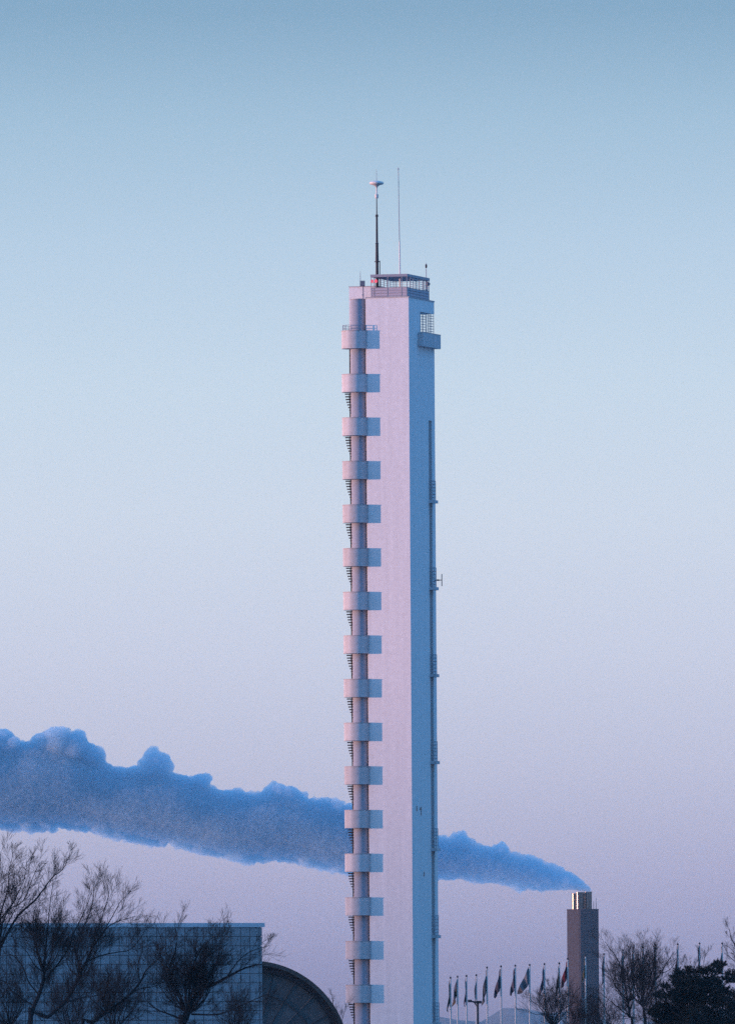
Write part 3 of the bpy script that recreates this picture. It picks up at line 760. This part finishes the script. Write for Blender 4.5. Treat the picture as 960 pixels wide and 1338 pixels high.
bare_tree('bare tree at the left edge reaching one long limb up and right', 470, [
  ([(-22,1338),(-16,1290),(-8,1258)], 5, 3.2),
  ([(-8,1258),(0,1240),(12,1217),(24,1197),(45,1178),(58,1162),(68,1148),(82,1137),(92,1118)], 2.6, 0.5),
  ([(-8,1258),(-4,1220),(2,1190),(10,1165),(12,1140),(18,1112)], 1.9, 0.4),
  ([(-14,1280),(-12,1220),(-8,1180),(-2,1150),(0,1115)], 1.9, 0.5),
  ([(0,1240),(4,1205),(18,1180),(32,1150),(36,1125)], 1.3, 0.4),
  ([(-12,1220),(10,1190),(30,1178),(42,1150),(52,1128)], 1.2, 0.4)], 3, -24, 0.22, 0.5, 1.25, 0.95, fan=5, fr=(60,125), fa=38)
bare_tree('bare tree with a crooked dark trunk in front of the panelled wall', 540, [
  ([(40,1345),(42,1322),(51,1300),(56,1285),(58,1268)], 4.6, 2.6),
  ([(58,1268),(60,1240),(63,1212),(66,1180),(70,1155)], 1.7, 0.4),
  ([(56,1285),(75,1262),(88,1242),(96,1222),(104,1205),(112,1188),(120,1168)], 1.8, 0.4),
  ([(51,1300),(38,1285),(30,1265),(18,1250),(4,1246)], 1.5, 0.4),
  ([(58,1268),(48,1245),(50,1225),(44,1200)], 1.2, 0.4),
  ([(45,1315),(20,1300),(5,1283),(-10,1280)], 1.5, 0.5)], 9, 38, 0.22, 0.5, 1.25, fan=9, fr=(40,95))
bare_tree('bare tree with a curved trunk leaning right and fine upright twigs', 560, [
  ([(35,1350),(62,1330),(84,1311),(97,1291),(104,1275)], 4.2, 2.7),
  ([(104,1275),(112,1258),(120,1242),(132,1223),(145,1209),(160,1203),(178,1198)], 2.0, 0.4),
  ([(112,1258),(130,1250),(150,1245),(168,1242),(180,1230),(190,1215)], 1.4, 0.4),
  ([(104,1275),(102,1255),(98,1240),(108,1215),(118,1192),(123,1170),(122,1152)], 1.6, 0.4),
  ([(120,1242),(128,1215),(135,1192),(141,1172),(140,1156)], 1.3, 0.4),
  ([(132,1223),(148,1196),(156,1180),(163,1172)], 1.0, 0.4),
  ([(84,1311),(105,1305),(125,1302),(145,1296),(160,1298)], 1.5, 0.4)], 21, 30, 0.2, 0.7, 1.25, fan=8, fr=(40,95))
bare_tree('bare tree fanning out from a thick low fork before the panelled wall', 520, [
  ([(238,1352),(240,1338),(246,1322)], 7.5, 6.0),
  ([(246,1322),(252,1308),(264,1295),(278,1288),(296,1278),(315,1268),(330,1263),(342,1261)], 4.2, 0.8),
  ([(246,1322),(247,1300),(249,1275),(256,1252),(266,1236),(280,1222)], 2.4, 0.4),
  ([(243,1328),(236,1302),(224,1285),(221,1268),(227,1250),(232,1230),(228,1208)], 2.4, 0.4),
  ([(240,1334),(222,1326),(204,1319),(190,1306),(188,1290)], 2.0, 0.4),
  ([(262,1297),(274,1276),(284,1256),(288,1232),(287,1206)], 1.8, 0.4),
  ([(250,1326),(285,1326),(312,1316),(335,1306),(350,1300)], 1.8, 0.4),
  ([(296,1278),(310,1258),(325,1245),(345,1238),(352,1236)], 1.2, 0.4),
  ([(249,1275),(262,1262),(274,1248),(300,1232)], 1.2, 0.4),
  ([(221,1268),(210,1250),(212,1232),(206,1215)], 1.1, 0.4)], 34, 237, 0.3, 0.5, 1.2, fan=20, fr=(50,112), fa=75, fr0=1.5)
bare_tree('bare tree showing a long slanting bough between the crooked and forked trees', 500, [
  ([(105,1360),(120,1338),(140,1322)], 3.6, 3.2),
  ([(140,1322),(158,1310),(172,1298),(183,1284),(190,1270),(199,1260),(212,1250),(226,1240)], 2.8, 0.5),
  ([(172,1298),(185,1292),(200,1290),(215,1282)], 1.2, 0.4),
  ([(183,1284),(180,1262),(186,1240),(184,1222)], 1.2, 0.4),
  ([(140,1322),(165,1322),(185,1335)], 1.3, 0.4)], 55, 98, 0.2, 0.4, 1.25, fan=7, fr=(30,70))
bare_tree('rounded bare tree standing right of the chimney', 760, [
  ([(843,1352),(842,1330),(840,1314)], 2.8, 2.2),
  ([(840,1314),(834,1303),(828,1288),(825,1274),(824,1256),(821,1236)], 1.5, 0.4),
  ([(840,1314),(846,1304),(853,1288),(862,1273),(871,1259),(879,1245)], 1.5, 0.4),
  ([(840,1314),(840,1300),(838,1275),(836,1250),(841,1232)], 1.4, 0.4),
  ([(853,1288),(856,1268),(855,1250),(856,1236)], 1.0, 0.35),
  ([(862,1273),(874,1268),(882,1258)], 0.8, 0.35)], 70, 843, 0.16, 0.6, 1.7, 0.8, fan=12, fr=(50,84), fa=62, fr0=1.1)
bare_tree('bare tree whose left boughs overlap the chimney', 770, [
  ([(826,1352),(823,1330),(820,1308)], 2.4, 1.9),
  ([(820,1308),(815,1282),(808,1256),(797,1240),(791,1231)], 1.5, 0.35),
  ([(820,1308),(806,1292),(798,1275),(792,1258)], 1.2, 0.35),
  ([(823,1330),(808,1318),(796,1308),(786,1300)], 1.2, 0.35),
  ([(815,1282),(814,1262),(816,1244)], 1.0, 0.35)], 81, 826, 0.15, 0.6, 1.7, 0.8, fan=11, fr=(40,74), fa=62, fr0=1.0)
bare_tree('low bare tree at the foot of the chimney', 800, [
  ([(722,1375),(721,1352),(722,1338)], 2.0, 1.5),
  ([(722,1338),(712,1325),(702,1314),(692,1306)], 1.0, 0.3), ([(722,1338),(720,1318),(716,1300),(717,1288)], 1.0, 0.3),
  ([(722,1338),(732,1322),(738,1306),(745,1296)], 1.0, 0.3), ([(732,1322),(748,1312),(760,1306)], 0.8, 0.3), ([(712,1325),(700,1326),(690,1322)], 0.7, 0.3)], 92, 722, 0.13, 0.5, 1.6, 0.7, fan=13, fr=(28,54), fa=72, fr0=0.8)
bare_tree('bare tree at the far right edge above the pine', 640, [
  ([(985,1345),(982,1300),(978,1270)], 3.0, 2.4), ([(978,1270),(966,1245),(956,1228),(953,1214)], 1.4, 0.4),
  ([(978,1270),(962,1258),(950,1248)], 1.2, 0.4), ([(978,1270),(976,1240),(968,1215)], 1.4, 0.4)], 13, 986, 0.2, 0.6, 1.3, 0.6, fan=5, fr=(30,60))
bare_tree('low bare tree crowding the bottom left corner', 600, [([(8,1390),(10,1360),(12,1338)], 2.6, 2.0)], 41, 8, 0.15, 0.5, 1.3, 0.9, fan=11, fr=(40,85), fa=70, fr0=1.2)
bare_tree('low spreading bare tree between the leaning and forked trunks', 640, [([(150,1400),(150,1370),(151,1345)], 2.6, 2.0)], 42, 150, 0.15, 0.5, 1.3, 0.9, fan=12, fr=(45,95), fa=70, fr0=1.2)
bare_tree('low bare tree close to the right end of the panelled wall', 660, [([(312,1400),(310,1372),(309,1350)], 2.4, 1.8)], 43, 312, 0.15, 0.5, 1.3, 0.8, fan=11, fr=(35,75), fa=70, fr0=1.1)
bare_tree('low bare tree just behind the crooked dark trunk', 680, [([(88,1400),(90,1370),(91,1345)], 2.4, 1.8)], 44, 88, 0.15, 0.5, 1.3, 0.9, fan=12, fr=(40,95), fa=70, fr0=1.1)
bare_tree('low bare tree tangled between the rounded tree and the pine', 745, [([(866,1400),(867,1372),(868,1350)], 2.2, 1.7)], 45, 866, 0.14, 0.5, 1.5, 0.8, fan=13, fr=(35,75), fa=70, fr0=1.0)
bare_tree('low bare tree just right of the chimney foot', 755, [([(788,1400),(789,1372),(790,1352)], 2.0, 1.5)], 46, 788, 0.14, 0.5, 1.5, 0.8, fan=12, fr=(30,66), fa=70, fr0=0.9)
bare_tree('low bare tree crossing the front of the chimney foot', 765, [([(752,1400),(752,1375),(753,1356)], 2.0, 1.5)], 47, 752, 0.14, 0.5, 1.4, 0.75, fan=11, fr=(26,58), fa=72, fr0=0.9)
bare_tree('slender bare sapling rising behind the pine', 820, [
  ([(916,1345),(918,1300),(919,1275)], 1.3, 0.8), ([(919,1275),(919,1258),(922,1246)], 0.7, 0.3), ([(918,1290),(913,1268),(915,1250)], 0.6, 0.3)], 15, 916, 0.1, 1.2, 0.9, 0.5)
bare_tree('bare sapling between the rounded tree and the pine', 820, [
  ([(888,1345),(889,1300),(890,1280)], 1.3, 0.8), ([(890,1280),(895,1266),(896,1256)], 0.7, 0.3), ([(889,1300),(880,1280),(878,1268)], 0.7, 0.3), ([(889,1292),(902,1274),(905,1262)], 0.6, 0.3)], 16, 888, 0.1, 1.0, 1.0, 0.5)
bare_tree('small twiggy bare tree between the arched hall and the tower', 880, [
  ([(440,1378),(440,1350),(439,1338)], 1.4, 1.0), ([(439,1338),(436,1320),(434,1300)], 0.7, 0.3), ([(440,1350),(448,1330),(452,1312)], 0.7, 0.3), ([(440,1350),(430,1334),(428,1318)], 0.7, 0.3)], 17, 440, 0.1, 1.1, 0.7, 0.5)

def pine(label, Y, base_px, clumps, seed):
    tr = random.Random(seed); s_ = Y/F
    g0 = P(base_px, 1440, Y); g0.z = 0
    root = thing('pine_tree', label, 'tree', g0, 0, 'dark pines'); o_ = Vector((g0.x, Y, 0))
    top = P(base_px+2, 1272, Y) - o_
    tm = MB(); tm.tube([(0,0,0),(0.1,0,top.z*0.5),top], [0.26,0.16,0.03], 8); tm.build('trunk', M_bark, root, SHARP)
    cm = MB()
    for (px, py, r) in clumps:
        c = P(px, py, Y) - o_; c.y += tr.uniform(-1, 1)*1.2
        z_ = min(c.z - abs(c.x)*0.45 - 0.5, top.z*0.97)
        lm = MB(); lm.tube([(0,0,z_), (c.x*0.55, c.y*0.5, z_+(c.z-z_)*0.35), c], [0.07,0.045,0.015], 5); lm.build('limb', M_bark, root)
        for k in range(int(80*(r/10)**2)+28):
            a = Vector((tr.gauss(0,1), tr.gauss(0,1), tr.gauss(0,1))).normalized()*(r*s_*tr.random()**0.45)
            a.z *= 0.75; b = c + a
            dirn = (a.normalized()*0.7 + Vector((tr.uniform(-.5,.5), tr.uniform(-.5,.5), 0.55))).normalized()
            L = tr.uniform(4, 8)*s_
            # a shoot: short stem with needles all round
            cm.tube([b, b+dirn*L], [0.014, 0.006], 3, cap=False)
            for q in range(26):
                t = tr.random(); e = b + dirn*(L*t)
                nd_ = (dirn*0.8 + Vector((tr.gauss(0,1), tr.gauss(0,1), tr.gauss(0,1)))*0.75).normalized()
                sd_ = nd_.cross(Vector((tr.gauss(0,1), tr.gauss(0,1), tr.gauss(0,1)))).normalized()*0.014
                l2 = tr.uniform(2.2, 4.2)*s_
                cm.add([e - sd_, e + sd_, e + nd_*l2], [(0,1,2)])
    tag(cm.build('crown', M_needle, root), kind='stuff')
pine('broad dark pine in the bottom right corner', 700, 908, [
 (887,1288,7),(890,1301,12),(906,1282,6),(911,1291,10),(930,1281,6),(937,1271,4),(935,1289,8),(875,1304,11),(866,1318,10),(860,1330,9),(900,1310,18),(924,1306,18),(944,1316,16),(885,1328,17),(872,1338,14),(868,1292,4),(861,1303,4),(852,1324,5),(916,1271,3),(925,1269,3.5),(942,1263,3),(950,1281,4),(899,1270,3),(936,1261,3),(885,1273,3),(910,1332,20),(938,1336,18),
 (948,1298,8),(900,1288,9),(921,1290,10),(898,1350,20),(930,1352,20),(880,1355,18),(905,1272,4),(882,1280,4),(894,1279,4)], 4)
pine('dark pine cut off by the right edge', 720, 976, [
 (955,1275,4),(962,1281,6),(960,1302,7),(970,1272,7),(975,1290,10),(962,1320,12),(980,1310,18),(968,1338,16),(985,1340,20),(975,1262,4)], 6)

# ------------------------------------------------------------------ hazy air
HZ = True
if HZ:
    hb = MB(); hb.box(-9500, 9500, -5000, 15500, -1.5, 210)
    M_haze = bpy.data.materials.new('haze'); M_haze.use_nodes = True
    n = M_haze.node_tree; n.nodes.clear()
    ou = n.nodes.new('ShaderNodeOutputMaterial'); pv = n.nodes.new('ShaderNodeVolumePrincipled')
    pv.inputs['Color'].default_value = (0.93, 0.94, 0.97, 1); pv.inputs['Density'].default_value = 2.0e-5
    pv.inputs['Anisotropy'].default_value = 0.3
    n.links.new(pv.outputs[0], ou.inputs['Volume'])
    tag(hb.build('haze', M_haze), kind='stuff')
